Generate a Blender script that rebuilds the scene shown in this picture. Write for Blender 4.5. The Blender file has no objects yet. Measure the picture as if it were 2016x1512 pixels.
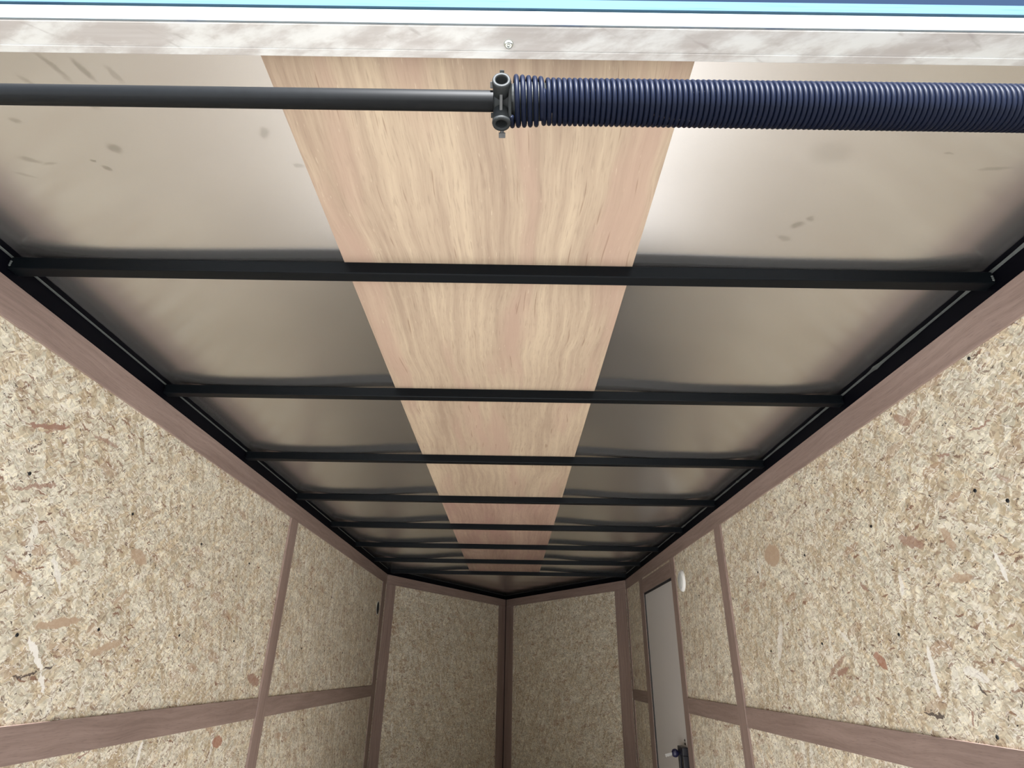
import bpy, bmesh, math, random
from mathutils import Vector, Matrix
random.seed(7)
S = bpy.context.scene
COL = S.collection

# ------------------------------------------------------------------ camera
cam_d = bpy.data.cameras.new('camera'); cam = bpy.data.objects.new('camera', cam_d); COL.objects.link(cam)
S.camera = cam
cam_d.sensor_fit = 'HORIZONTAL'; cam_d.sensor_width = 36.0
cam_d.lens = 1153.99 / 2016 * 36.0
cam_d.clip_start = 0.02; cam_d.clip_end = 500
pit, yaw, rol = math.radians(25.9868), math.radians(-0.2499), math.radians(1.0266)
Fv = Vector((math.sin(yaw) * math.cos(pit), math.cos(yaw) * math.cos(pit), math.sin(pit)))
R0 = Vector((math.cos(yaw), -math.sin(yaw), 0)); U0 = R0.cross(Fv)
Rv = R0 * math.cos(rol) + U0 * math.sin(rol); Uv = -R0 * math.sin(rol) + U0 * math.cos(rol)
CAM = Vector((0, 0, 1.38))
m = Matrix.Identity(4)
for i in range(3):
    m[i][0] = Rv[i]; m[i][1] = Uv[i]; m[i][2] = -Fv[i]; m[i][3] = CAM[i]
cam.matrix_world = m

# ------------------------------------------------------------------ sky, sun, exposure
W = bpy.data.worlds.new('sky'); S.world = W; W.use_nodes = True
wn = W.node_tree.nodes; wl = W.node_tree.links
sky = wn.new('ShaderNodeTexSky'); sky.sky_type = 'NISHITA'
sky.sun_disc = False; sky.sun_elevation = math.radians(35); sky.sun_rotation = math.radians(180)
sky.air_density = 1.0; sky.dust_density = 1.5; sky.ozone_density = 3.0
bg = wn['Background']; bg.inputs['Strength'].default_value = 0.036
wl.new(sky.outputs[0], bg.inputs['Color'])
sun_d = bpy.data.lights.new('sun', 'SUN'); sun_d.energy = 8.0; sun_d.angle = math.radians(0.6)
sun_d.color = (.97, .98, 1.0)
sun = bpy.data.objects.new('sun', sun_d); COL.objects.link(sun)
sd = Vector((0, -.819, .574)).normalized()
sun.rotation_euler = sd.to_track_quat('Z', 'Y').to_euler(); sun.location = (0, -8, 7)
S.view_settings.view_transform = 'Standard'; S.view_settings.look = 'None'
S.view_settings.gamma = 1.0; S.view_settings.use_curve_mapping = False
S.view_settings.exposure = 2.25

# ------------------------------------------------------------------ dimensions (metres, floor at z = 0)
XL, XR = -1.058, .991
YR = .46                       # rear opening
YCL, YCR = 5.225, 5.33         # where the nose walls start
APX, APY = -.055, 7.10         # inside apex of the nose
ZR = 2.142                     # underside of the roof sheet = top of the bows
TT, TB = 2.097, 2.020          # top trim
MT, MB = 1.256, 1.180          # middle trim

# ------------------------------------------------------------------ node helpers
def new_mat(name):
    M = bpy.data.materials.new(name); M.use_nodes = True
    nt = M.node_tree
    return M, nt, nt.nodes['Principled BSDF']
def nd(nt, typ, **kw):
    n = nt.nodes.new(typ)
    for k, v in kw.items():
        if k.startswith('i_'):
            n.inputs[k[2:].replace('_', ' ')].default_value = v
        else:
            setattr(n, k, v)
    return n
def math_n(nt, op, a, b=None, c=None, clamp=False):
    n = nt.nodes.new('ShaderNodeMath'); n.operation = op; n.use_clamp = clamp
    for i, x in enumerate((a, b, c)):
        if x is None: continue
        if isinstance(x, (int, float)): n.inputs[i].default_value = x
        else: nt.links.new(x, n.inputs[i])
    return n.outputs[0]
def maprange(nt, v, a, b, c=0., d=1., smooth=False):
    n = nt.nodes.new('ShaderNodeMapRange'); n.clamp = True
    if smooth: n.interpolation_type = 'SMOOTHSTEP'
    nt.links.new(v, n.inputs['Value'])
    for k, x in (('From Min', a), ('From Max', b), ('To Min', c), ('To Max', d)): n.inputs[k].default_value = x
    return n.outputs[0]
def mix(nt, fac, a, b, typ='MIX'):
    n = nt.nodes.new('ShaderNodeMix'); n.data_type = 'RGBA'; n.blend_type = typ; n.clamp_factor = True
    for sock, x in ((n.inputs[0], fac), (n.inputs[6], a), (n.inputs[7], b)):
        if isinstance(x, (int, float)): sock.default_value = x
        elif isinstance(x, (tuple, list)): sock.default_value = (*x, 1) if len(x) == 3 else x
        else: nt.links.new(x, sock)
    return n.outputs[2]
def vmap(nt, v, rot=0., scale=(1, 1, 1), loc=(0, 0, 0)):
    # rotate first, then scale: stretched cells keep their direction
    a = nt.nodes.new('ShaderNodeMapping'); a.inputs['Rotation'].default_value = (0, 0, rot); nt.links.new(v, a.inputs[0])
    b = nt.nodes.new('ShaderNodeMapping'); b.inputs['Scale'].default_value = scale; b.inputs['Location'].default_value = loc
    nt.links.new(a.outputs[0], b.inputs[0]); return b.outputs[0]
def noise(nt, v, scale, detail=2., rough=.5, dim='3D', col=False):
    n = nt.nodes.new('ShaderNodeTexNoise'); n.noise_dimensions = dim
    n.inputs['Scale'].default_value = scale; n.inputs['Detail'].default_value = detail; n.inputs['Roughness'].default_value = rough
    nt.links.new(v, n.inputs['Vector']); return n.outputs['Color' if col else 'Fac']
def voro(nt, v):
    n = nt.nodes.new('ShaderNodeTexVoronoi'); n.voronoi_dimensions = '2D'; n.feature = 'F1'
    n.inputs['Scale'].default_value = 1.0; nt.links.new(v, n.inputs['Vector'])
    s = nt.nodes.new('ShaderNodeSeparateColor'); nt.links.new(n.outputs['Color'], s.inputs[0])
    return s.outputs[0], s.outputs[1], n.outputs['Distance']
def bump(nt, h, strength, dist):
    n = nt.nodes.new('ShaderNodeBump'); n.inputs['Strength'].default_value = strength; n.inputs['Distance'].default_value = dist
    nt.links.new(h, n.inputs['Height']); return n.outputs[0]
def vadd(nt, a, b):
    n = nt.nodes.new('ShaderNodeVectorMath'); n.operation = 'ADD'; nt.links.new(a, n.inputs[0]); nt.links.new(b, n.inputs[1]); return n.outputs[0]
def vscale(nt, a, s):
    n = nt.nodes.new('ShaderNodeVectorMath'); n.operation = 'MULTIPLY_ADD'; nt.links.new(a, n.inputs[0])
    n.inputs[1].default_value = (s, s, s); n.inputs[2].default_value = (-s / 2, -s / 2, -s / 2); return n.outputs[0]

# ------------------------------------------------------------------ materials
STRANDS = [  # large strands pressed into the boards: wall, y, z, half length, half width, angle, colour, strength
    ('L', 1.257, 1.865, 0.0596, 0.0060, 0.34, (.30, .165, .12), 0.90),
    ('L', 1.276, 1.863, 0.0365, 0.0030, 0.54, (.30, .165, .12), 0.70),
    ('L', 1.282, 1.731, 0.0634, 0.0051, 0.34, (.30, .165, .12), 0.70),
    ('L', 1.446, 1.899, 0.0474, 0.0057, 0.04, (.30, .165, .12), 0.60),
    ('L', 1.452, 1.393, 0.0508, 0.0081, -0.73, (.86, .83, .77), 0.90),
    ('L', 1.502, 1.335, 0.0271, 0.0054, -0.88, (.86, .83, .77), 0.80),
    ('L', 1.440, 1.352, 0.0357, 0.0030, 0.12, (.07, .05, .045), 0.90),
    ('L', 1.509, 1.366, 0.0174, 0.0030, 0.28, (.07, .05, .045), 0.90),
    ('L', 1.989, 1.144, 0.0334, 0.0067, 1.51, (.86, .83, .77), 0.85),
    ('L', 2.730, 1.325, 0.0676, 0.0203, -0.20, (.30, .165, .12), 0.80),
    ('L', 2.501, 1.125, 0.0428, 0.0193, -0.13, (.33, .14, .085), 0.80),
    ('L', 1.725, 1.652, 0.0440, 0.0176, -0.21, (.44, .315, .215), 0.80),
    ('L', 1.493, 1.462, 0.0703, 0.0098, 0.15, (.44, .315, .215), 0.90),
    ('L', 1.698, 1.415, 0.0637, 0.0102, 0.30, (.44, .315, .215), 0.80),
    ('L', 1.432, 1.567, 0.0440, 0.0070, -0.85, (.86, .83, .77), 0.70),
    ('L', 1.693, 1.539, 0.0314, 0.0063, 0.65, (.44, .315, .215), 0.80),
    ('L', 1.291, 1.572, 0.0261, 0.0036, -0.38, (.30, .165, .12), 0.60),
    ('L', 1.727, 1.169, 0.0280, 0.0030, 0.32, (.30, .165, .12), 0.80),
    ('L', 1.358, 2.133, 0.0411, 0.0030, -0.09, (.07, .05, .045), 0.40),
    ('R', 1.740, 1.419, 0.0315, 0.0142, -2.50, (.33, .14, .085), 0.80),
    ('R', 1.950, 1.391, 0.0361, 0.0090, 2.91, (.30, .165, .12), 0.80),
    ('R', 2.302, 1.790, 0.0693, 0.0416, -3.00, (.44, .315, .215), 0.90),
    ('R', 1.532, 1.395, 0.0559, 0.0089, -1.53, (.86, .83, .77), 0.85),
    ('R', 1.567, 1.591, 0.0259, 0.0103, -1.37, (.86, .83, .77), 0.70),
    ('R', 1.485, 1.683, 0.0481, 0.0135, -2.76, (.30, .165, .12), 0.70),
    ('R', 1.356, 1.664, 0.0298, 0.0119, -1.94, (.44, .315, .215), 0.80),
    ('R', 1.232, 1.586, 0.0316, 0.0057, -1.77, (.86, .83, .77), 0.80),
    ('R', 1.571, 1.301, 0.0368, 0.0037, 3.14, (.07, .05, .045), 0.90),
    ('R', 2.360, 1.490, 0.0742, 0.0186, -1.01, (.86, .83, .77), 0.50),
    ('R', 1.979, 1.407, 0.0679, 0.0068, 2.72, (.30, .165, .12), 0.60),
    ('R', 1.896, 1.483, 0.0427, 0.0051, -2.39, (.86, .83, .77), 0.60),
    ('R', 1.736, 1.604, 0.0188, 0.0056, -2.45, (.30, .165, .12), 0.70),
    ('R', 1.290, 1.844, 0.0230, 0.0037, -2.88, (.30, .165, .12), 0.80),
    ('R', 1.151, 1.746, 0.0191, 0.0067, -2.49, (.30, .165, .12), 0.50),
    ('R', 1.165, 1.864, 0.0335, 0.0030, -3.09, (.30, .165, .12), 0.80),
    ('R', 1.355, 1.579, 0.0383, 0.0096, -3.08, (.44, .315, .215), 0.80),
    ('R', 1.275, 1.408, 0.0234, 0.0047, -2.51, (.30, .165, .12), 0.60),
    ('R', 1.394, 1.388, 0.0383, 0.0115, -2.82, (.86, .83, .77), 0.60),
    ('R', 1.391, 1.357, 0.0138, 0.0030, -2.50, (.07, .05, .045), 0.90),
    ('R', 1.389, 1.971, 0.0358, 0.0107, -2.46, (.30, .165, .12), 0.60),
    ('R', 1.445, 1.301, 0.0155, 0.0030, -1.23, (.30, .165, .12), 0.80),
]
def osb_material(side=None):
    M, nt, P = new_mat('strand_board' if side is None else 'strand_board_' + side)
    uv = nd(nt, 'ShaderNodeUVMap').outputs[0]
    w = vadd(nt, uv, vscale(nt, noise(nt, uv, 30, 2, .6, '2D', True), .022))
    w = vadd(nt, w, vscale(nt, noise(nt, uv, 170, 2, .6, '2D', True), .006))
    tone = noise(nt, uv, 5, 4, .6, '2D')
    c = mix(nt, maprange(nt, tone, .3, .7), (.61, .55, .42), (.745, .695, .56))
    def tonal(c, rot, sc, lo, hi, seed):
        r, g, d = voro(nt, vmap(nt, w, rot, sc, (seed, seed * 1.7, 0)))
        return mix(nt, 1.0, c, comb(maprange(nt, r, 0, 1, lo, hi)), 'MULTIPLY'), r
    def comb(v):
        n = nt.nodes.new('ShaderNodeCombineColor')
        for i in range(3): nt.links.new(v, n.inputs[i])
        return n.outputs[0]
    def flake(c, rot, sc, seed, cut, col, dmax=.5, op=1., soft=.04):
        r, g, d = voro(nt, vmap(nt, w, rot, sc, (seed, seed * 1.3, 0)))
        k = math_n(nt, 'MULTIPLY', math_n(nt, 'GREATER_THAN', r, cut), maprange(nt, d, dmax, dmax - soft))
        k = math_n(nt, 'MULTIPLY', k, maprange(nt, g, 0, 1, op * .45, op))
        return mix(nt, k, c, col), k
    c, h1 = tonal(c, .15, (12, 60, 1), .84, 1.12, 3.1)
    c, _ = flake(c, -.7, (15, 60, 1), 11, .60, (.60, .49, .33), .62, .8)
    c, _ = flake(c, 1.1, (14, 48, 1), 17, .66, (.43, .33, .205), .60, .75)
    c, h2 = tonal(c, .3, (55, 260, 1), .80, 1.14, 23.)
    c, h3 = tonal(c, -.8, (70, 240, 1), .84, 1.12, 29.)
    c, _ = flake(c, .2, (9, 34, 1), 37, .90, (.39, .255, .165), .45, .7)
    c, _ = flake(c, 1.45, (8, 36, 1), 41, .975, (.80, .77, .68), .44, .85)
    c, _ = flake(c, -.35, (11, 50, 1), 43, .94, (.78, .72, .60), .46, .7)
    c, _ = flake(c, .35, (75, 260, 1), 47, .77, (.31, .215, .15), .48, .75)
    c, _ = flake(c, -.9, (65, 240, 1), 53, .81, (.29, .20, .14), .48, .75)
    c, _ = flake(c, .1, (24, 150, 1), 59, .955, (.22, .115, .075), .42, .95)
    c, _ = flake(c, -.5, (30, 190, 1), 61, .955, (.15, .085, .06), .38, .95)
    c, _ = flake(c, .7, (60, 330, 1), 67, .92, (.085, .06, .05), .36, 1.)
    c, _ = flake(c, -.15, (85, 220, 1), 71, .98, (.03, .025, .025), .28, 1.)
    c, _ = flake(c, .45, (50, 330, 1), 83, .80, (.86, .82, .73), .44, .8)
    c, _ = flake(c, -.55, (60, 300, 1), 89, .86, (.86, .82, .74), .42, .7)
    if side:
        geo = nd(nt, 'ShaderNodeNewGeometry').outputs['Position']
        sp = nt.nodes.new('ShaderNodeSeparateXYZ'); nt.links.new(geo, sp.inputs[0])
        cb = nt.nodes.new('ShaderNodeCombineXYZ'); nt.links.new(sp.outputs[1], cb.inputs[0]); nt.links.new(sp.outputs[2], cb.inputs[1])
        q = vadd(nt, cb.outputs[0], vscale(nt, noise(nt, uv, 45, 3, .65, '2D', True), .022))
        for (sd_, y, z, a, b, an, col, st) in STRANDS:
            if sd_ != side: continue
            mp = nt.nodes.new('ShaderNodeMapping'); mp.vector_type = 'TEXTURE'
            mp.inputs['Location'].default_value = (y, z, 0); mp.inputs['Rotation'].default_value = (0, 0, an)
            mp.inputs['Scale'].default_value = (a, b, 1e6); nt.links.new(q, mp.inputs[0])
            ln = nt.nodes.new('ShaderNodeVectorMath'); ln.operation = 'LENGTH'; nt.links.new(mp.outputs[0], ln.inputs[0])
            c = mix(nt, maprange(nt, ln.outputs['Value'], 1.08, .92, 0, st), c, col)
    nt.links.new(c, P.inputs['Base Color'])
    P.inputs['Roughness'].default_value = .62
    P.inputs['Specular IOR Level'].default_value = .35
    hs = math_n(nt, 'ADD', math_n(nt, 'MULTIPLY', h2, .5), math_n(nt, 'ADD', h3, math_n(nt, 'MULTIPLY', h1, .8)))
    nt.links.new(bump(nt, hs, .5, .0006), P.inputs['Normal'])
    return M
def wood_material(name, dark, light, ux=3., vy=90., pore=.55, rough=.5, blotch=.35, pink=None, spec=.4):
    # grain runs along u
    M, nt, P = new_mat(name)
    uv = nd(nt, 'ShaderNodeUVMap').outputs[0]
    w = vadd(nt, uv, vscale(nt, noise(nt, uv, 2.2, 2, .5, '2D', True), .05))
    g = noise(nt, vmap(nt, w, 0, (ux, vy, 1)), 1, 4, .65, '2D')
    f = noise(nt, vmap(nt, w, 0, (ux * 9, vy * 6, 1)), 1, 3, .6, '2D')
    b = noise(nt, vmap(nt, w, 0, (1.2, 7, 1)), 1, 3, .5, '2D')
    t = math_n(nt, 'ADD', math_n(nt, 'MULTIPLY', g, 1 - blotch), math_n(nt, 'MULTIPLY', b, blotch))
    c = mix(nt, maprange(nt, t, .34, .64), dark, light)
    c = mix(nt, math_n(nt, 'MULTIPLY', maprange(nt, f, .55, .75), pore), c, tuple(x * .62 for x in dark))
    if pink:
        q = noise(nt, vmap(nt, w, 0, (1.1, 9, 1), (7, 3, 0)), 1, 3, .55, '2D')
        c = mix(nt, maprange(nt, q, .52, .70, 0, .75), c, pink)
        s = noise(nt, vmap(nt, w, 0, (6, 130, 1), (2, 9, 0)), 1, 2, .5, '2D')
        c = mix(nt, maprange(nt, s, .72, .78, 0, .5), c, (.16, .085, .05))
        z = noise(nt, vmap(nt, w, 0, (26, 240, 1), (5, 1, 0)), 1, 2, .5, '2D')
        c = mix(nt, maprange(nt, z, .20, .26, .6, 0), c, (.54, .44, .32))
    nt.links.new(c, P.inputs['Base Color'])
    P.inputs['Roughness'].default_value = rough; P.inputs['Specular IOR Level'].default_value = spec
    nt.links.new(bump(nt, f, .25, .0004), P.inputs['Normal'])
    return M
def plain(name, col, rough=.5, metal=0., spec=.5, nscale=60., var=.12, bmp=0.):
    M, nt, P = new_mat(name)
    tc = nd(nt, 'ShaderNodeTexCoord').outputs['Object']
    n = noise(nt, tc, nscale, 3, .6)
    c = mix(nt, n, tuple(x * (1 - var) for x in col), tuple(min(1, x * (1 + var)) for x in col))
    nt.links.new(c, P.inputs['Base Color'])
    P.inputs['Roughness'].default_value = rough; P.inputs['Metallic'].default_value = metal
    P.inputs['Specular IOR Level'].default_value = spec
    if bmp: nt.links.new(bump(nt, n, bmp, .001), P.inputs['Normal'])
    return M

SMUDGES = [  # x, y on the sheet, half length, half width, angle, strength: finger marks and scuffs
    (-.717, .583, .020, .006, .9, .5), (-.665, .556, .028, .006, 1.15, .6), (-.625, .560, .022, .006, 1.2, .75), (-.585, .567, .016, .006, 1.3, .5),
    (-.790, .649, .010, .006, .2, .6), (-.649, .618, .013, .007, .6, .45), (-.666, .701, .013, .011, .4, .75), (-.825, .728, .020, .006, .25, .6),
    (-.797, .736, .016, .004, -.2, .5), (-.705, .745, .010, .005, .7, .8), (-.718, .728, .005, .004, .5, .8), (-.406, .669, .009, .014, .5, .6),
    (-.372, .735, .010, .005, .1, .5), (-.859, .763, .020, .004, .3, .4), (.529, .862, .014, .010, -.6, .7), (.546, .844, .010, .007, .5, .6),
    (.521, .899, .018, .007, .4, .5), (.509, .690, .040, .025, .2, .3), (.699, .687, .010, .003, .1, .5), (.795, .718, .028, .004, -.1, .5)]
def sheet_material(name, marks=True, rough=.215, base=(.64, .625, .605), aniso=.90):
    M, nt, P = new_mat(name)
    tc = nd(nt, 'ShaderNodeNewGeometry').outputs['Position']
    big = noise(nt, tc, 2.2, 3, .5)
    c = mix(nt, maprange(nt, big, .35, .65), tuple(x * .93 for x in base), base)
    line = noise(nt, vmap(nt, tc, 0, (240, 2, 1)), 1, 2, .5)
    c = mix(nt, maprange(nt, line, .3, .7, 0, .04), c, tuple(x * .8 for x in base))
    if marks:
        tot = None
        wob = vadd(nt, tc, vscale(nt, noise(nt, tc, 60, 2, .6, '3D', True), .010))
        for (x, y, a, b, an, st) in SMUDGES:
            mp = nt.nodes.new('ShaderNodeMapping'); mp.vector_type = 'TEXTURE'
            mp.inputs['Location'].default_value = (x, y, 0); mp.inputs['Rotation'].default_value = (0, 0, an)
            mp.inputs['Scale'].default_value = (a, b, 1e6); nt.links.new(wob, mp.inputs[0])
            ln = nt.nodes.new('ShaderNodeVectorMath'); ln.operation = 'LENGTH'; nt.links.new(mp.outputs[0], ln.inputs[0])
            k = maprange(nt, ln.outputs['Value'], 1.25, .35, 0, st * .66, True)
            tot = k if tot is None else math_n(nt, 'MAXIMUM', tot, k)
        c = mix(nt, tot, c, (.24, .225, .20))
    nt.links.new(c, P.inputs['Base Color'])
    P.inputs['Metallic'].default_value = .93
    P.inputs['Roughness'].default_value = rough
    P.inputs['Anisotropic'].default_value = aniso
    t = nt.nodes.new('ShaderNodeCombineXYZ'); t.inputs[0].default_value = 1.0
    nt.links.new(t.outputs[0], P.inputs['Tangent'])
    return M
def header_material():
    M, nt, P = new_mat('oxidised_header_metal')
    tc = nd(nt, 'ShaderNodeNewGeometry').outputs['Position']
    n = noise(nt, vmap(nt, tc, .3, (9, 22, 1)), 1, 5, .62)
    n2 = noise(nt, vmap(nt, tc, 0, (4, 90, 1)), 1, 3, .6)
    c = mix(nt, maprange(nt, n, .40, .62, 0, 1, True), (.40, .37, .345), (.60, .60, .575))
    c = mix(nt, maprange(nt, n2, .45, .7, 0, .35), c, (.56, .555, .54))
    d = noise(nt, vmap(nt, tc, -.5, (16, 60, 1), (3, 8, 2)), 1, 3, .5)
    c = mix(nt, maprange(nt, d, .62, .76, 0, .6, True), c, (.30, .27, .25))
    nt.links.new(c, P.inputs['Base Color'])
    P.inputs['Metallic'].default_value = .35; P.inputs['Roughness'].default_value = .5
    nt.links.new(bump(nt, n, .2, .001), P.inputs['Normal'])
    return M
def streaked_paint(name, col, streak, metal=0., rough=.4):
    M, nt, P = new_mat(name)
    tc = nd(nt, 'ShaderNodeNewGeometry').outputs['Position']
    n = noise(nt, vmap(nt, tc, 0, (14, 1, 1)), 1, 4, .7)
    sp = nt.nodes.new('ShaderNodeSeparateXYZ'); nt.links.new(tc, sp.inputs[0])
    cb = nt.nodes.new('ShaderNodeCombineXYZ'); nt.links.new(math_n(nt, 'MULTIPLY', sp.outputs[0], 7), cb.inputs[0]); nt.links.new(math_n(nt, 'MULTIPLY', sp.outputs[2], 260), cb.inputs[1])
    s = noise(nt, cb.outputs[0], 1, 4, .7)
    c = mix(nt, maprange(nt, s, .54, .62, 0, .85), col, streak)
    nt.links.new(c, P.inputs['Base Color']); P.inputs['Metallic'].default_value = metal; P.inputs['Roughness'].default_value = rough
    P.inputs['Specular IOR Level'].default_value = .15
    return M

M_osb = osb_material(); M_osbL = osb_material('L'); M_osbR = osb_material('R')
M_luan = wood_material('reddish_luan_strip', (.205, .145, .122), (.300, .218, .186), 3, 70, .45, .5, .4)
M_ply = wood_material('luan_plywood', (.32, .235, .168), (.47, .37, .262), 2.2, 60, .4, .5, .45, pink=(.385, .265, .20))
M_ply_red = wood_material('reddish_plywood', (.30, .19, .145), (.44, .31, .235), 2.2, 60, .4, .5, .5, pink=(.35, .215, .175))
M_floor = wood_material('plywood_floor', (.27, .262, .255), (.36, .35, .34), 2, 40, .5, .95, .4, spec=.05)
M_sheet = sheet_material('galvanised_roof_sheet')
M_black = plain('black_satin_paint', (.0022, .0032, .0042), .40, 0, .10, 30, .2)
M_rail = plain('black_rail_paint', (.0015, .0015, .003), .6, 0, .05, 30, .2)
M_spring = plain('sky_tinted_black_spring_steel', (.0016, .0036, .012),   .5, .0, .12, 200, .25)  # black steel; the reflected sky's blue is mixed into its base colour
M_shaft = plain('dark_steel_tube', (.0035, .004, .0045), .55, .0, .13, 90, .3)
M_cone = plain('cast_grey_iron', (.014, .016, .016), .6, .2, .3, 150, .35, .5)
M_boltg = plain('grey_zinc_bolt', (.07, .07, .068), .4, .7, .5, 150, .2)
M_zinc = plain('bright_zinc_screw', (.62, .66, .62), .25, .9, .5, 150, .1)
M_header = header_material()
M_wpaint = streaked_paint('white_frame_paint', (.150, .172, .180), (.095, .115, .155))
M_trimal = streaked_paint('sky_tinted_roof_edge_trim', (.036, .078, .112), (.026, .06, .10), .0, .8)  # blue of the sky reflected in the metal is put into the base colour
M_seal = plain('grey_flange_edge', (.075, .082, .078), .5, .3, .5, 80, .35)
M_rubber = plain('black_rubber_seal', (.012, .012, .014), .6)
M_door = plain('off_white_door_skin', (.56, .535, .51), .45, 0, .4, 500, .06)
M_white = plain('white_plastic', (.80, .80, .78), .35, 0, .5, 40, .03)
M_greyp = plain('pale_grey_plastic', (.50, .51, .49), .45, 0, .5, 40, .05)
M_hole = plain('painted_hole_dark', (.004, .004, .005), .7)  # for flat discs painted with the darkness inside a hole
M_screw = plain('black_wall_screw', (.010, .011, .013), .4, .3)
M_blackp = plain('black_lock_plastic', (.008, .008, .012), .35)
M_keyb = plain('dark_blue_key_head', (.012, .012, .045), .4)
M_steel = plain('steel_key_blade', (.36, .35, .33), .45, .5)
M_weld = plain('pale_weld_spatter', (.30, .32, .31), .5, .4, .5, 200, .3)
M_ramp = wood_material('weathered_dark_ramp', (.07, .06, .05), (.13, .11, .09), 2, 40, .5, .8, .4)
M_skin = plain('white_outer_skin', (.78, .79, .80), .4, .2)
M_ground = plain('pale_concrete_ground', (.46, .46, .45), .85, 0, .3, 3, .15)

# ------------------------------------------------------------------ object helpers
WL = {}
def tag(o, label=None, cat=None, group=None, kind=None):
    if label: o['label'] = label
    if cat: o['category'] = cat
    if group: o['group'] = group
    if kind: o['kind'] = kind
    return o
def link(o, parent, org):
    COL.objects.link(o)
    if parent is not None:
        o.parent = parent; o.location = org - WL[parent.name]
    else: o.location = org
    WL[o.name] = Vector(org)
    return o
def empty(name, loc):
    o = bpy.data.objects.new(name, None); o.empty_display_size = .05
    return link(o, None, Vector(loc))
def emit(name, bm, mat, parent=None, org=None, smooth=False):
    if org is None:
        lo = Vector((min(v.co[i] for v in bm.verts) for i in range(3))); hi = Vector((max(v.co[i] for v in bm.verts) for i in range(3)))
        org = (lo + hi) / 2
    org = Vector(org)
    for v in bm.verts: v.co -= org
    bmesh.ops.recalc_face_normals(bm, faces=bm.faces)
    me = bpy.data.meshes.new(name); bm.to_mesh(me); bm.free(); me.materials.append(mat)
    if smooth:
        for p in me.polygons: p.use_smooth = True
    return link(bpy.data.objects.new(name, me), parent, org)
def slab(bm, P0, eu, ev, en, u0, u1, v0, v1, t0, t1, off=(0, 0), bev=0.):
    uvl = bm.loops.layers.uv.verify()
    P0, eu, ev, en = map(Vector, (P0, eu, ev, en))
    vs = []; before = set(bm.faces)
    for t in (t0, t1):
        for (u, v) in ((u0, v0), (u1, v0), (u1, v1), (u0, v1)):
            x = bm.verts.new(P0 + eu * u + ev * v + en * t); vs.append(x)
    fs = [bm.faces.new([vs[i] for i in f]) for f in ((0, 1, 2, 3), (7, 6, 5, 4), (0, 4, 5, 1), (1, 5, 6, 2), (2, 6, 7, 3), (3, 7, 4, 0))]
    if bev:
        es = list({e for f in fs for e in f.edges})
        bmesh.ops.bevel(bm, geom=es, offset=bev, segments=2, profile=.5, affect='EDGES')
    if bev: fs = [f for f in bm.faces if f not in before]
    for f in fs:
        for l in f.loops:
            d = l.vert.co - P0
            l[uvl].uv = (d.dot(eu) + off[0] + abs(d.dot(en)) * .3, d.dot(ev) + off[1])
    return fs
def cyl(bm, c, ax, r0, r1, h, n=24, cap=True, up=None):
    c, ax = Vector(c), Vector(ax).normalized()
    a = ax.orthogonal().normalized() if up is None else Vector(up).normalized(); b = ax.cross(a)
    rings = []
    for (r, t) in ((r0, 0), (r1, h)):
        rings.append([bm.verts.new(c + ax * t + a * math.cos(2 * math.pi * i / n) * r + b * math.sin(2 * math.pi * i / n) * r) for i in range(n)])
    for i in range(n): bm.faces.new((rings[0][i], rings[0][(i + 1) % n], rings[1][(i + 1) % n], rings[1][i]))
    if cap: bm.faces.new(rings[0][::-1]); bm.faces.new(rings[1])
def lathe(bm, c, ax, prof, n=24, up=None):
    # prof: (radius, height along ax)
    c, ax = Vector(c), Vector(ax).normalized()
    a = ax.orthogonal().normalized() if up is None else Vector(up).normalized(); b = ax.cross(a)
    rings = [[bm.verts.new(c + ax * t + (a * math.cos(2 * math.pi * i / n) + b * math.sin(2 * math.pi * i / n)) * max(r, 1e-5)) for i in range(n)] for r, t in prof]
    for p, q in zip(rings, rings[1:]):
        for i in range(n): bm.faces.new((p[i], p[(i + 1) % n], q[(i + 1) % n], q[i]))
    bm.faces.new(rings[0][::-1]); bm.faces.new(rings[-1])
X, Y, Z = Vector((1, 0, 0)), Vector((0, 1, 0)), Vector((0, 0, 1))
def board(name, mat, P0, eu, ev, en, u0, u1, v0, v1, t0, t1, parent=None, off=None, bev=0., org=None):
    bm = bmesh.new(); off = off or (random.uniform(0, 30), random.uniform(0, 30))
    slab(bm, P0, eu, ev, en, u0, u1, v0, v1, t0, t1, off, bev)
    return emit(name, bm, mat, parent, org)

# nose wall frames: origin at the wall corner, u along the wall, n pointing into the room
def frame(x0, y0, x1, y1, sgn):
    o = Vector((x0, y0, 0)); d = Vector((x1 - x0, y1 - y0, 0)); L = d.length; d.normalize()
    return o, d, Vector((d.y, -d.x, 0)) * sgn, L
NLo, NLd, NLn, NLL = frame(XL, YCL, APX, APY, 1)
NRo, NRd, NRn, NRL = frame(XR, YCR, APX, APY, -1)
Lo, Ro = Vector((XL, 0, 0)), Vector((XR, 0, 0))
LW = (Lo, Y, Z, X); RW = (Ro, Y, Z, -X); NL = (NLo, NLd, Z, NLn); NR = (NRo, NRd, Z, NRn)
OT0, OT1 = -.0155, -.006       # strand board, behind the strips' faces

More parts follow.
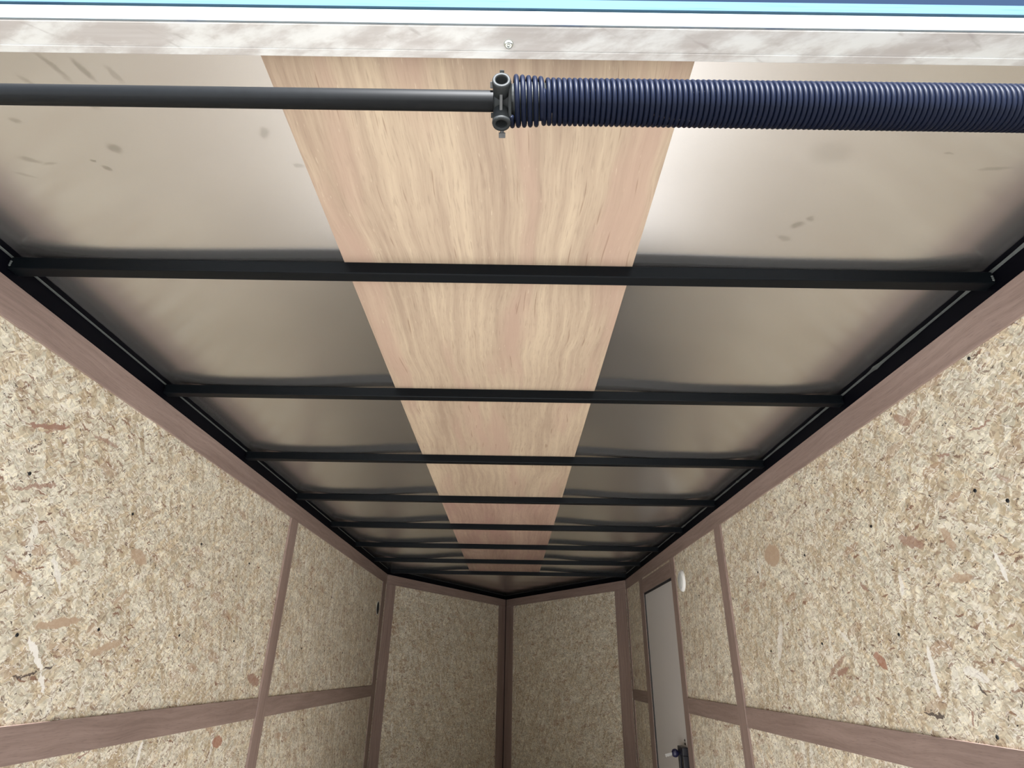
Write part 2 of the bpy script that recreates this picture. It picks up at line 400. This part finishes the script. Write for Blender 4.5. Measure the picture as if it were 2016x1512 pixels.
# ------------------------------------------------------------------ large structure
# floor
bm = bmesh.new(); uvl = bm.loops.layers.uv.verify()
pts = [(XL - .05, YR), (XR + .05, YR), (XR + .05, YCR + .05), (APX, APY + .12), (XL - .05, YCL + .05)]
vb = [bm.verts.new((x, y, -.02)) for x, y in pts]; vt = [bm.verts.new((x, y, 0)) for x, y in pts]
bm.faces.new(vt); bm.faces.new(vb[::-1])
for i in range(5): bm.faces.new((vb[i], vb[(i + 1) % 5], vt[(i + 1) % 5], vt[i]))
for f in bm.faces:
    for l in f.loops: l[uvl].uv = (l.vert.co.y, l.vert.co.x)
tag(emit('floor', bm, M_floor), 'plywood trailer floor below the walls', 'floor', kind='structure')

# roof sheet, bulging a little over the plywood strip
def crown(x, y):
    d = abs(x + .058); a = max(0, min(1, (.66 - d) / .34)); a = a * a * (3 - 2 * a)
    h = .0035 + .0045 * max(0, min(1, (y - .9) / 1.2)) + .0012 * math.sin(y * 4.1 + 1)
    if y > 5.27: h *= max(0, 1 - (y - 5.27) / .25)
    dip = .0012 * math.sin((y - .99) / .6096 * 2 * math.pi) * (.5 + .5 * math.sin(x * 3.3 + y))
    y0 = max(0, y - YCL) / (APY - YCL)
    xa = XL * (1 - y0) + APX * y0; xb = XR * (1 - y0) + APX * y0
    e = max(0, 1 - min(abs(x - xa), abs(x - xb)) / .23) if y < YCL else 0
    return a * h + abs(dip) + .017 * e * e
bm = bmesh.new(); NX, NY = 140, 150; grid = []
for j in range(NY + 1):
    y = YR + .01 + (APY + .03 - YR - .01) * j / NY
    f0 = max(0, (y - YCL)) / (APY + .04 - YCL); f1 = max(0, (y - YCR)) / (APY + .04 - YCR)
    x0 = (XL - .02) * (1 - f0) + APX * f0; x1 = (XR + .02) * (1 - f1) + APX * f1
    grid.append([bm.verts.new((x0 + (x1 - x0) * i / NX, y, ZR + .0006 + crown(x0 + (x1 - x0) * i / NX, y))) for i in range(NX + 1)])
for j in range(NY):
    for i in range(NX): bm.faces.new((grid[j][i], grid[j][i + 1], grid[j + 1][i + 1], grid[j + 1][i]))
ceil = tag(emit('ceiling', bm, M_sheet, smooth=True), 'smudged glossy galvanised metal sheet forming the trailer roof', 'ceiling', kind='structure')
# outer roof skin above it
bm = bmesh.new()
po = [(XL - .06, YR + .05), (XR + .06, YR + .05), (XR + .06, YCR + .06), (APX, APY + .14), (XL - .06, YCL + .06)]
vb = [bm.verts.new((x, y, 2.165)) for x, y in po]; vt = [bm.verts.new((x, y, 2.172)) for x, y in po]
bm.faces.new(vt); bm.faces.new(vb[::-1])
for i in range(5): bm.faces.new((vb[i], vb[(i + 1) % 5], vt[(i + 1) % 5], vt[i]))
emit('outer_skin', bm, M_skin, ceil)

# wall bodies (skin and studs behind the boards)
def wall(name, fr, spans, label):
    bm = bmesh.new()
    for (u0, u1, v0, v1) in spans: slab(bm, *fr, u0, u1, v0, v1, -.055, OT0, (0, 0))
    return tag(emit(name, bm, M_skin), label, 'wall', kind='structure')
DY0, DY1, DZ = 3.795, 4.632, 1.915     # door opening
wl_ = wall('wall_left', LW, [(YR, YCL, 0, 2.09)], 'left trailer wall of cream strand board behind reddish wood strips')
wr_ = wall('wall_right', RW, [(YR, DY0, 0, 2.09), (DY1, YCR, 0, 2.09), (DY0, DY1, DZ, 2.09)], 'right trailer wall of cream strand board with the white side door')
wfl = wall('wall_front_left', NL, [(0, NLL + .04, 0, 2.09)], 'left half of the pointed front wall in strand board')
wfr = wall('wall_front_right', NR, [(0, NRL + .04, 0, 2.09)], 'right half of the pointed front wall in strand board')
def osb(parent, fr, u0, u1, v0, v1, o=None): return board('strand_board_panel', M_osbL if parent is wl_ else M_osbR if parent is wr_ else M_osb, *fr, u0, u1, v0, v1, OT0, OT1, parent, o)
ZJ = 1.22; g = .0015
pl1 = osb(wl_, LW, YR + .005, 2.86 - g, ZJ + g, 2.088, (3.3, 1.2)); pl2 = osb(wl_, LW, YR + .005, 2.86 - g, .002, ZJ - g)
pl3 = osb(wl_, LW, 2.86 + g, YCL - .004, ZJ + g, 2.088); pl4 = osb(wl_, LW, 2.86 + g, YCL - .004, .002, ZJ - g)
pr1 = osb(wr_, RW, YR + .005, 2.855 - g, ZJ + g, 2.088, (13.3, 7.2)); pr2 = osb(wr_, RW, YR + .005, 2.855 - g, .002, ZJ - g)
pr3 = osb(wr_, RW, 2.855 + g, DY0 - .004, ZJ + g, 2.088); pr4 = osb(wr_, RW, 2.855 + g, DY0 - .004, .002, ZJ - g)
osb(wr_, RW, DY1 + .004, YCR - .004, ZJ + g, 2.088); osb(wr_, RW, DY1 + .004, YCR - .004, .002, ZJ - g)
osb(wr_, RW, DY0 - .002, DY1 + .002, DZ + .004, 2.088)
osb(wfl, NL, .006, NLL - .004, .002, 2.088); osb(wfr, NR, .006, NRL - .004, .002, 2.088)

# unseen black posts added behind the wall joints to stop light leaks
for nm, (px, py) in (('nose', (APX, APY + .022)), ('left', (XL - .034, YCL + .014)), ('right', (XR + .034, YCR + .014))):
    bm = bmesh.new(); slab(bm, (px, py, 0), X, Y, Z, -.03, .03, -.01, .04, .0, 2.165); emit('leak_block_post', bm, M_rail, wfl if nm != 'right' else wfr)
# wood strips
tn = [0]
def strip(fr, u0, u1, v0, v1, label, t0=OT1, t1=0., vert=False, mat=None):
    tn[0] += 1
    o, eu, ev, en = fr
    bm = bmesh.new(); off = (random.uniform(0, 30), random.uniform(0, 30))
    if vert: slab(bm, o, ev, eu, en, v0, v1, u0, u1, t0, t1, off, .0008)
    else: slab(bm, o, eu, ev, en, u0, u1, v0, v1, t0, t1, off, .0008)
    return tag(emit('trim_%d' % tn[0], bm, mat or M_luan), label, 'trim', kind='structure')
strip(LW, YR + .004, YCL - .001, TB, TT, 'long reddish wood strip along the top of the left wall')
strip(RW, YR + .004, YCR - .004, TB, TT, 'long reddish wood strip along the top of the right wall')
strip(NL, .007, NLL - .007, TB, TT, 'reddish wood strip along the top of the left front wall')
strip(NR, .007, NRL - .007, TB, TT, 'reddish wood strip along the top of the right front wall')
strip(LW, YR + .004, 2.810, MB, MT, 'horizontal reddish strip on the left wall, nearer the opening')
strip(LW, 2.910, 5.080, MB, MT, 'horizontal reddish strip on the left wall, between upright strip and corner')
strip(RW, YR + .004, 2.802, MB, MT, 'horizontal dark reddish strip on the right wall, nearest the opening')
strip(RW, 2.896, 3.694, MB, MT, 'paler horizontal strip between the upright strip and the white door')
strip(RW, 4.757, 5.274, MB, MT, 'short horizontal strip between the white door and the front corner')
strip(LW, 2.812, 2.908, .002, TB - .001, 'narrow upright reddish strip over the left wall joint', vert=True, t1=.003)
strip(RW, 2.804, 2.894, .002, TB - .001, 'narrow upright reddish strip over the right wall joint', vert=True, t1=.003)
strip(LW, 5.082, YCL - .008, .002, TB - .001, 'upright corner strip on the side wall beside the black round opening', vert=True)
strip(RW, 5.276, YCR - .008, .002, TB - .001, 'thin upright corner strip at the front end of the right side wall', vert=True)
strip(NL, .008, .125, .002, TB - .001, 'upright strip on the left front wall beside the left corner', vert=True)
strip(NR, .008, .150, .002, TB - .001, 'upright strip on the right front wall beside the right corner', vert=True)
strip(NL, NLL - .160, NLL - .006, .002, TB - .001, 'upright strip left of the seam in the centre of the nose', vert=True)
strip(NR, NRL - .160, NRL - .006, .002, TB - .001, 'upright strip right of the seam in the centre of the nose', vert=True)
strip(RW, 3.696, DY0 - .003, .002, TB - .001, 'upright wood strip on the near side of the white door', vert=True)
strip(RW, DY1 + .001, 4.755, .002, TB - .001, 'upright wood strip on the far side of the white door', vert=True)
strip(RW, DY0 - .001, DY1 - .001, DZ - .002, 2.008, 'wide wood board above the white side door')

# side door
door = tag(empty('door_1', (XR + .02, (DY0 + DY1) / 2, 0)), 'off-white side door set into the right wall, lock at its near edge', 'door', kind='structure')
board('door_panel', M_door, *RW, DY0 + .006, DY1 - .020, .02, DZ - .016, -.050, -.010, door, bev=.002)
bm = bmesh.new()
for a in ((DY0 + .001, DY0 + .005, .0, DZ - .003), (DY1 - .019, DY1 - .001, .0, DZ - .003), (DY0 + .006, DY1 - .020, DZ - .015, DZ - .003)): slab(bm, *RW, *a, -.05, -.006)
tag(emit('door_seal', bm, M_rubber, door), 'black rubber seal')
board('door_edge_bead', M_seal, *RW, DY1 - .0185, DY1 - .0165, .02, DZ - .016, -.0058, -.0045, door)
# lock: black case with a slotted handle, two bolts above it and a key hanging from it
bm = bmesh.new()
for a in ((3.822, 3.935, .70, .835), (3.822, 3.935, .965, 1.005), (3.822, 3.850, .835, .965), (3.905, 3.935, .835, .965)): slab(bm, *RW, *a, -.010, .022, (0, 0), .003)
slab(bm, *RW, 3.850, 3.905, .72, .99, -.010, -.002)
lock = emit('door_lock', bm, M_blackp, door); tag(lock, 'black slotted door lock')
bm = bmesh.new(); slab(bm, *RW, 3.872, 3.884, .80, .975, -.001, .006, (0, 0), .002); emit('lock_lever', bm, M_greyp, lock)
for z in (1.018, 1.036):
    bm = bmesh.new(); lathe(bm, (XR + .0105, 3.872, z), -X, [(.007, 0), (.007, .002), (.004, .005)], 12); emit('rivet', bm, M_boltg, door)
bm = bmesh.new()
lathe(bm, (XR - .020, 3.925, .968), -X, [(.010, 0), (.012, .004), (.020, .010), (.022, .020), (.019, .032), (.009, .038)], 16); kh = emit('key', bm, M_keyb, lock); tag(kh, 'dark blue key head')
bm = bmesh.new(); kd = Vector((-1, 0, -.22)).normalized(); kz = Vector((-.22, 0, 1)).normalized()
slab(bm, (XR - .056, 3.925, .964), kd, kz, Y, 0, .042, -.006, .008, -.0012, .0012, (0, 0), .0004)
for q in range(4): slab(bm, (XR - .056, 3.925, .964), kd, kz, Y, .008 + q * .009, .013 + q * .009, -.009, -.006, -.0010, .0010)
emit('key_blade', bm, M_steel, lock)

# screws in the strand board, set into the studs
def screw_mesh(ax):
    bm = bmesh.new(); lathe(bm, (0, 0, 0), ax, [(.0040, -.002), (.0043, .0010), (.0032, .0020), (.0014, .0014)], 12)
    me = bpy.data.meshes.new('screw'); bm.to_mesh(me); bm.free(); me.materials.append(M_screw); return me
sl, sr = screw_mesh(X), screw_mesh(-X)
def screw(me, parent, x, y, z):
    o = bpy.data.objects.new('screw', me); link(o, parent, Vector((x, y, z)))
xs = XL + OT1
for (y, z) in ((1.25, 1.751), (1.377, 1.430), (1.643, 1.456), (2.051, 1.462), (2.465, 1.462), (1.64, 1.755), (2.05, 1.75), (2.46, 1.75)): screw(sl, pl1, xs, y, z)
for y in (3.28, 3.69, 4.10, 4.50): screw(sl, pl3, xs, y, 1.46); screw(sl, pl3, xs, y, 1.75)
xs = XR - OT1
for (y, z) in ((1.233, 1.743), (1.160, 1.702), (1.128, 2.010), (1.632, 1.754), (2.043, 1.746), (2.043, 1.471), (1.227, 1.459), (1.387, 1.272), (1.630, 1.477), (2.46, 1.75), (2.455, 1.46)): screw(sr, pr1, xs, y, z)
for y in (3.28,): screw(sr, pr3, xs, y, 1.46); screw(sr, pr3, xs, y, 1.75)

# ground and the lowered ramp outside (both behind the camera)
bm = bmesh.new(); uvl = bm.loops.layers.uv.verify()
vs = [bm.verts.new(p) for p in ((-60, -60, -.55), (60, -60, -.55), (60, 60, -.55), (-60, 60, -.55))]; bm.faces.new(vs)
tag(emit('ground', bm, M_ground), 'pale concrete yard around the trailer', 'ground', kind='structure')
rd = Vector((0, -math.cos(.27), -math.sin(.27))); rn = rd.cross(X) * -1
if rn.z < 0: rn = -rn
board('ramp_panel', M_ramp, (XL, YR - .01, -.01), X, rd, rn, .02, XR - XL - .02, .0, 1.98, -.05, 0.)
ramp = bpy.data.objects['ramp_panel']; tag(ramp, 'wooden ramp door lowered from the trailer opening to the ground', 'ramp')

# ------------------------------------------------------------------ black steel frame
def rail(fr, u0, u1, label, wavy, u_in0, u_in1):
    o, eu, ev, en = fr
    mid = o + eu * (u0 + u1) / 2 + Z * 2.09
    e = empty('roof_rail', mid); tag(e, label, 'rail', 'roof rails')
    bm = bmesh.new(); slab(bm, *fr, u0, u1, 2.0905, ZR + .020, -.045, -.0062, (0, 0), .002)
    slab(bm, *fr, u0, u1, TT + .0008, ZR + .020, -.0085, -.0015, (0, 0), .001)
    emit('rail_tube', bm, M_rail, e)
    # folded edge of the roof sheet lying on the rail: a thin pale lip
    bm = bmesh.new(); n = int((u_in1 - u_in0) / .012); prev = None
    rnd = random.Random(int(u1 * 100)); ph = rnd.uniform(0, 6)
    kinks = [rnd.uniform(u_in0, u_in1) for _ in range(9)] if wavy else []
    for i in range(n + 1):
        u = u_in0 + (u_in1 - u_in0) * i / n
        wob = .0
        if wavy:
            wob = .0022 * math.sin(u * 9 + ph) + .001 * math.sin(u * 41)
            for k in kinks: wob += .0045 * math.exp(-((u - k) / .012) ** 2)
        w0 = .0032 + abs(wob); zz = ZR - .0006
        p = [o + eu * u + en * t + Z * z for t, z in ((-.001, zz), (-.001, zz - .0018 - abs(wob) * .6), (w0, zz - .0008 - wob * .4), (w0 + .001, zz))]
        ring = [bm.verts.new(q) for q in p]
        if prev:
            for a in range(3): bm.faces.new((prev[a], prev[a + 1], ring[a + 1], ring[a]))
        prev = ring
    tag(emit('sheet_edge', bm, M_seal, e), 'thin pale folded metal edge')
    return e
ral = rail(LW, YR + .05, YCL, 'black steel roof rail above the left wall', False, YR + .06, YCL - .01)
rar = rail(RW, YR + .05, YCR, 'black steel roof rail with a crinkled edge above the right wall', True, YR + .06, YCR - .01)
rnl = rail(NL, .0, NLL - .004, 'black roof rail above the left half of the front wall', False, .05, NLL - .01)
rnr = rail(NR, .0, NRL - .004, 'black roof rail above the right half of the front wall', False, .05, NRL - .01)

ORD = ['first', 'second', 'third', 'fourth', 'fifth', 'sixth', 'seventh']
def bow_label(k):
    if k == 0: return 'widest and nearest black roof bow, next after the coiled spring'
    if k == 7: return 'farthest black roof bow, where the plywood strip ends before the nose'
    return '%s black roof bow counted from the spring, crossing under the plywood' % ORD[k]
for k in range(8):
    y = .992 + .6096 * k
    e = tag(empty('roof_bow', ((XL + XR) / 2, y + .015, 2.1125)), bow_label(k), 'beam', 'black steel roof bows')
    bm = bmesh.new(); slab(bm, (0, 0, 0), X, Y, Z, XL + .0002, XR - .0002, y, y + .030, 2.1130, ZR - .0003, (0, 0), .0022)
    emit('bow_tube', bm, M_black, e)
    for sx in (XL + .004, XR - .004):     # weld blobs at both ends
        bm = bmesh.new()
        for q in range(3):
            lathe(bm, (sx, y - .0005, 2.120 + q * .0045), -Y, [(.0028, 0), (.0022, .0014), (.0008, .0022)], 8)
        emit('weld', bm, M_seal if k == 0 else M_rail, e)

# ------------------------------------------------------------------ plywood strip above the bows
PXL, PXR = -.360, .243
pw = tag(empty('ceiling_plywood', (-.058, 2.8, ZR)), 'long cream and pink plywood strip down the middle of the roof', 'plywood')
for (a, b) in ((YR + .02, 2.866), (2.868, 5.2875)):
    bm = bmesh.new(); slab(bm, (0, 0, 0), Y, X, Z, a, b, PXL, PXR, ZR - .0001, ZR + .0042, (a * 3.1, 2.3), .0004)
    ps = emit('plywood_sheet', bm, M_ply if a < 1 else M_ply_red, pw)
    if a > 1: tag(ps, 'darker reddish plywood sheet')

# ------------------------------------------------------------------ header over the rear opening
hd = tag(empty('door_header', ((XL + XR) / 2, .482, 2.10)), 'pale smudged metal header beam across the top of the rear opening', 'beam')
bm = bmesh.new(); slab(bm, (0, 0, 0), X, Y, Z, XL - .05, XR + .05, .4614, .5034, 2.100, 2.147, (0, 0), .0012); emit('beam_tube', bm, M_header, hd)
bm = bmesh.new(); slab(bm, (0, 0, 0), X, Y, Z, XL - .05, XR + .05, .4935, .5034, 2.0985, 2.0998, (0, 0), .0004); tag(emit('inner_lip', bm, M_header, hd), 'thin lip along the inner edge')
bm = bmesh.new(); slab(bm, (0, 0, 0), X, Y, Z, XL - .06, XR + .06, .4585, .4612, 2.1005, 2.1270, (0, 0), .0004); tag(emit('outer_frame', bm, M_wpaint, hd), 'bright white painted outer frame')
bm = bmesh.new(); slab(bm, (0, 0, 0), X, Y, Z, XL - .06, XR + .06, .4600, .4612, 2.1272, 2.1288, (0, 0)); tag(emit('shadow_gap', bm, M_rubber, hd), 'dark joint line')
bm = bmesh.new(); slab(bm, (0, 0, 0), X, Y, Z, XL - .06, XR + .06, .4560, .4612, 2.1290, 2.1478, (0, 0), .0006); tag(emit('roof_edge_trim', bm, M_trimal, hd), 'roof edge trim with reflected sky blue put into its colour')
bm = bmesh.new(); lathe(bm, (-.0142, .4838, 2.1000), -Z, [(.0062, -.001), (.0062, .0008), (.0054, .0024), (.0030, .0036), (.0022, .0030)], 20)
tag(emit('screw', bm, M_zinc, hd, smooth=True), 'round-headed bright zinc screw')

# ------------------------------------------------------------------ torsion spring on its shaft
SC = Vector((0, .4899, 2.0006))
ts = tag(empty('torsion_spring', SC), 'black coiled torsion spring wound on a dark steel shaft below the header', 'spring')
bm = bmesh.new(); cyl(bm, (XL + .002, SC.y, SC.z), X, .0121, .0121, XR - XL - .004, 40); emit('shaft', bm, M_shaft, ts, smooth=False)
for p in bpy.data.objects['shaft'].data.polygons: p.use_smooth = len(p.vertices) == 4
ea = Vector((0, -.782, .623)); eb = Vector((0, -.623, -.782))    # across the view, and towards the opening below
def helix(x0, x1, pitch, r0, r1, wr, ph0, step=26, ring=9):
    turns = (x1 - x0) / pitch; n = int(turns * step); V = []; Fc = []
    for i in range(n + 1):
        t = i / n; th = ph0 + turns * 2 * math.pi * t; r = r0 + (r1 - r0) * t
        rad = ea * math.cos(th) + eb * math.sin(th)
        c = Vector((x0 + (x1 - x0) * t, SC.y, SC.z)) + rad * r
        for q in range(ring):
            a = 2 * math.pi * q / ring
            V.append(c + (rad * math.cos(a) + X * math.sin(a)) * wr)
    for i in range(n):
        for q in range(ring):
            a = i * ring + q; b = i * ring + (q + 1) % ring
            Fc.append((a, b, b + ring, a + ring))
    Fc.append(tuple(range(ring))[::-1]); Fc.append(tuple(range(n * ring, n * ring + ring)))
    return V, Fc
def coil(name, *a, **k):
    V, Fc = helix(*a, **k); org = SC.copy()
    me = bpy.data.meshes.new(name); me.from_pydata([v - org for v in V], [], Fc); me.materials.append(M_spring)
    for p in me.polygons: p.use_smooth = True
    return link(bpy.data.objects.new(name, me), ts, org)
coil('cone_coil', -.0085, .0285, .00735, .0272, .0251, .0030, 2.2)
coil('coil', .0290, .935, .00640, .0238, .0242, .0031, 1.0, step=24, ring=8)
# winding cone
bm = bmesh.new(); lathe(bm, (-.0300, SC.y, SC.z), X, [(.0126, 0), (.0155, .001), (.0168, .004), (.0172, .018), (.0205, .024), (.0220, .034), (.0218, .052), (.0205, .066)], 32)
cone = emit('winding_cone', bm, M_cone, ts); cx = -.0205
for p in cone.data.polygons: p.use_smooth = len(p.vertices) == 4
for q in range(4):
    th = math.radians(45 + 90 * q); dr = ea * math.cos(th) + eb * math.sin(th)
    c = Vector((cx, SC.y, SC.z)) + dr * .0085 - ea * .0012
    bm = bmesh.new()
    lathe(bm, c, dr, [(.0100, 0), (.0108, .016), (.0112, .023), (.0104, .0255), (.0074, .0255), (.0068, .023), (.0066, .010)], 24)
    s = emit('socket', bm, M_cone, cone, smooth=True)
    bm = bmesh.new(); lathe(bm, c + dr * .0105, dr, [(.0064, 0), (.0062, .0008)], 16); emit('socket_hole', bm, M_hole, cone)
# rib between the two visible sockets, gussets, set screws
bm = bmesh.new(); slab(bm, Vector((cx - .0022, SC.y, SC.z)), X, ea, eb, 0, .0035, -.017, .013, .012, .0232, (0, 0), .0008); tag(emit('rib', bm, M_boltg, cone), 'pale rib')  # rib coloured paler than the cone around it
bm = bmesh.new(); slab(bm, Vector((cx + .008, SC.y, SC.z)), X, ea, eb, 0, .004, -.018, .020, .010, .0225, (0, 0), .0012); emit('flange', bm, M_cone, cone)
def sqbolt(c, ax, s, h, mat, up=None):
    bm = bmesh.new(); ax = Vector(ax).normalized(); a = ax.orthogonal().normalized() if up is None else Vector(up); b = ax.cross(a)
    slab(bm, c, a, b, ax, -s, s, -s, s, 0, h, (0, 0), .0006); cyl(bm, Vector(c) - ax * .006, ax, s * .62, s * .62, .0065, 12)
    return emit('set_screw', bm, mat, cone)
C0 = Vector((cx, SC.y, SC.z))
sqbolt(C0 - ea * .0345 + eb * .006 + X * .0005, -ea, .0040, .0062, M_boltg, X)
sqbolt(C0 + ea * .0300 + eb * .004, ea, .0026, .0035, M_cone, X)
sqbolt(Vector((-.0305, SC.y, SC.z)) + ea * .0175 + eb * .004, -X, .0036, .0040, M_boltg, ea)
sqbolt(Vector((-.0305, SC.y, SC.z)) - ea * .0155 + eb * .004, -X, .0030, .0032, M_cone, ea)
# end bearing plates on both walls
for (x, sg) in ((XL - .0005, 1), (XR + .0005, -1)):
    bm = bmesh.new(); slab(bm, (x, SC.y, SC.z), Y, Z, X * sg, -.030, .040, -.045, .085, 0, .003, (0, 0), .001); bp = emit('bearing_plate', bm, M_zinc, ts)
    bm = bmesh.new(); lathe(bm, (x + sg * .003, SC.y, SC.z), X * sg, [(.024, 0), (.024, .008), (.0135, .010)], 24); emit('bearing', bm, M_cone, ts)

# ------------------------------------------------------------------ wall vents
vt_ = tag(empty('wall_vent', (XR - OT1, 3.560, 1.860)), 'round white plastic vent cover on the right wall beside the door', 'vent')
bm = bmesh.new(); lathe(bm, (XR - OT1 + .0, 3.560, 1.860), -X, [(.060, 0), (.060, .004), (.055, .012), (.047, .0165), (.043, .0145)], 40, Z); emit('rim', bm, M_white, vt_, smooth=True)
bm = bmesh.new(); lathe(bm, (XR - OT1 - .012, 3.560, 1.860), -X, [(.0435, 0), (.043, .003), (.034, .0075), (.018, .0100), (.002, .0105)], 40, Z); emit('cover', bm, M_greyp, vt_, smooth=True)
vb_ = tag(empty('wall_vent', (XL + OT1, 5.004, 1.807)), 'round black vent opening on the left wall beside the front corner', 'vent')
bm = bmesh.new(); lathe(bm, (XL + OT1, 5.004, 1.807), X, [(.053, 0), (.053, .0015), (.049, .0028), (.045, .0012)], 40, Z); tag(emit('rim', bm, M_greyp, vb_, smooth=True), 'thin pale rim')
bm = bmesh.new(); lathe(bm, (XL + OT1 + .0012, 5.004, 1.807), X, [(.0455, 0), (.0455, .0006)], 40, Z); emit('opening', bm, M_hole, vb_)
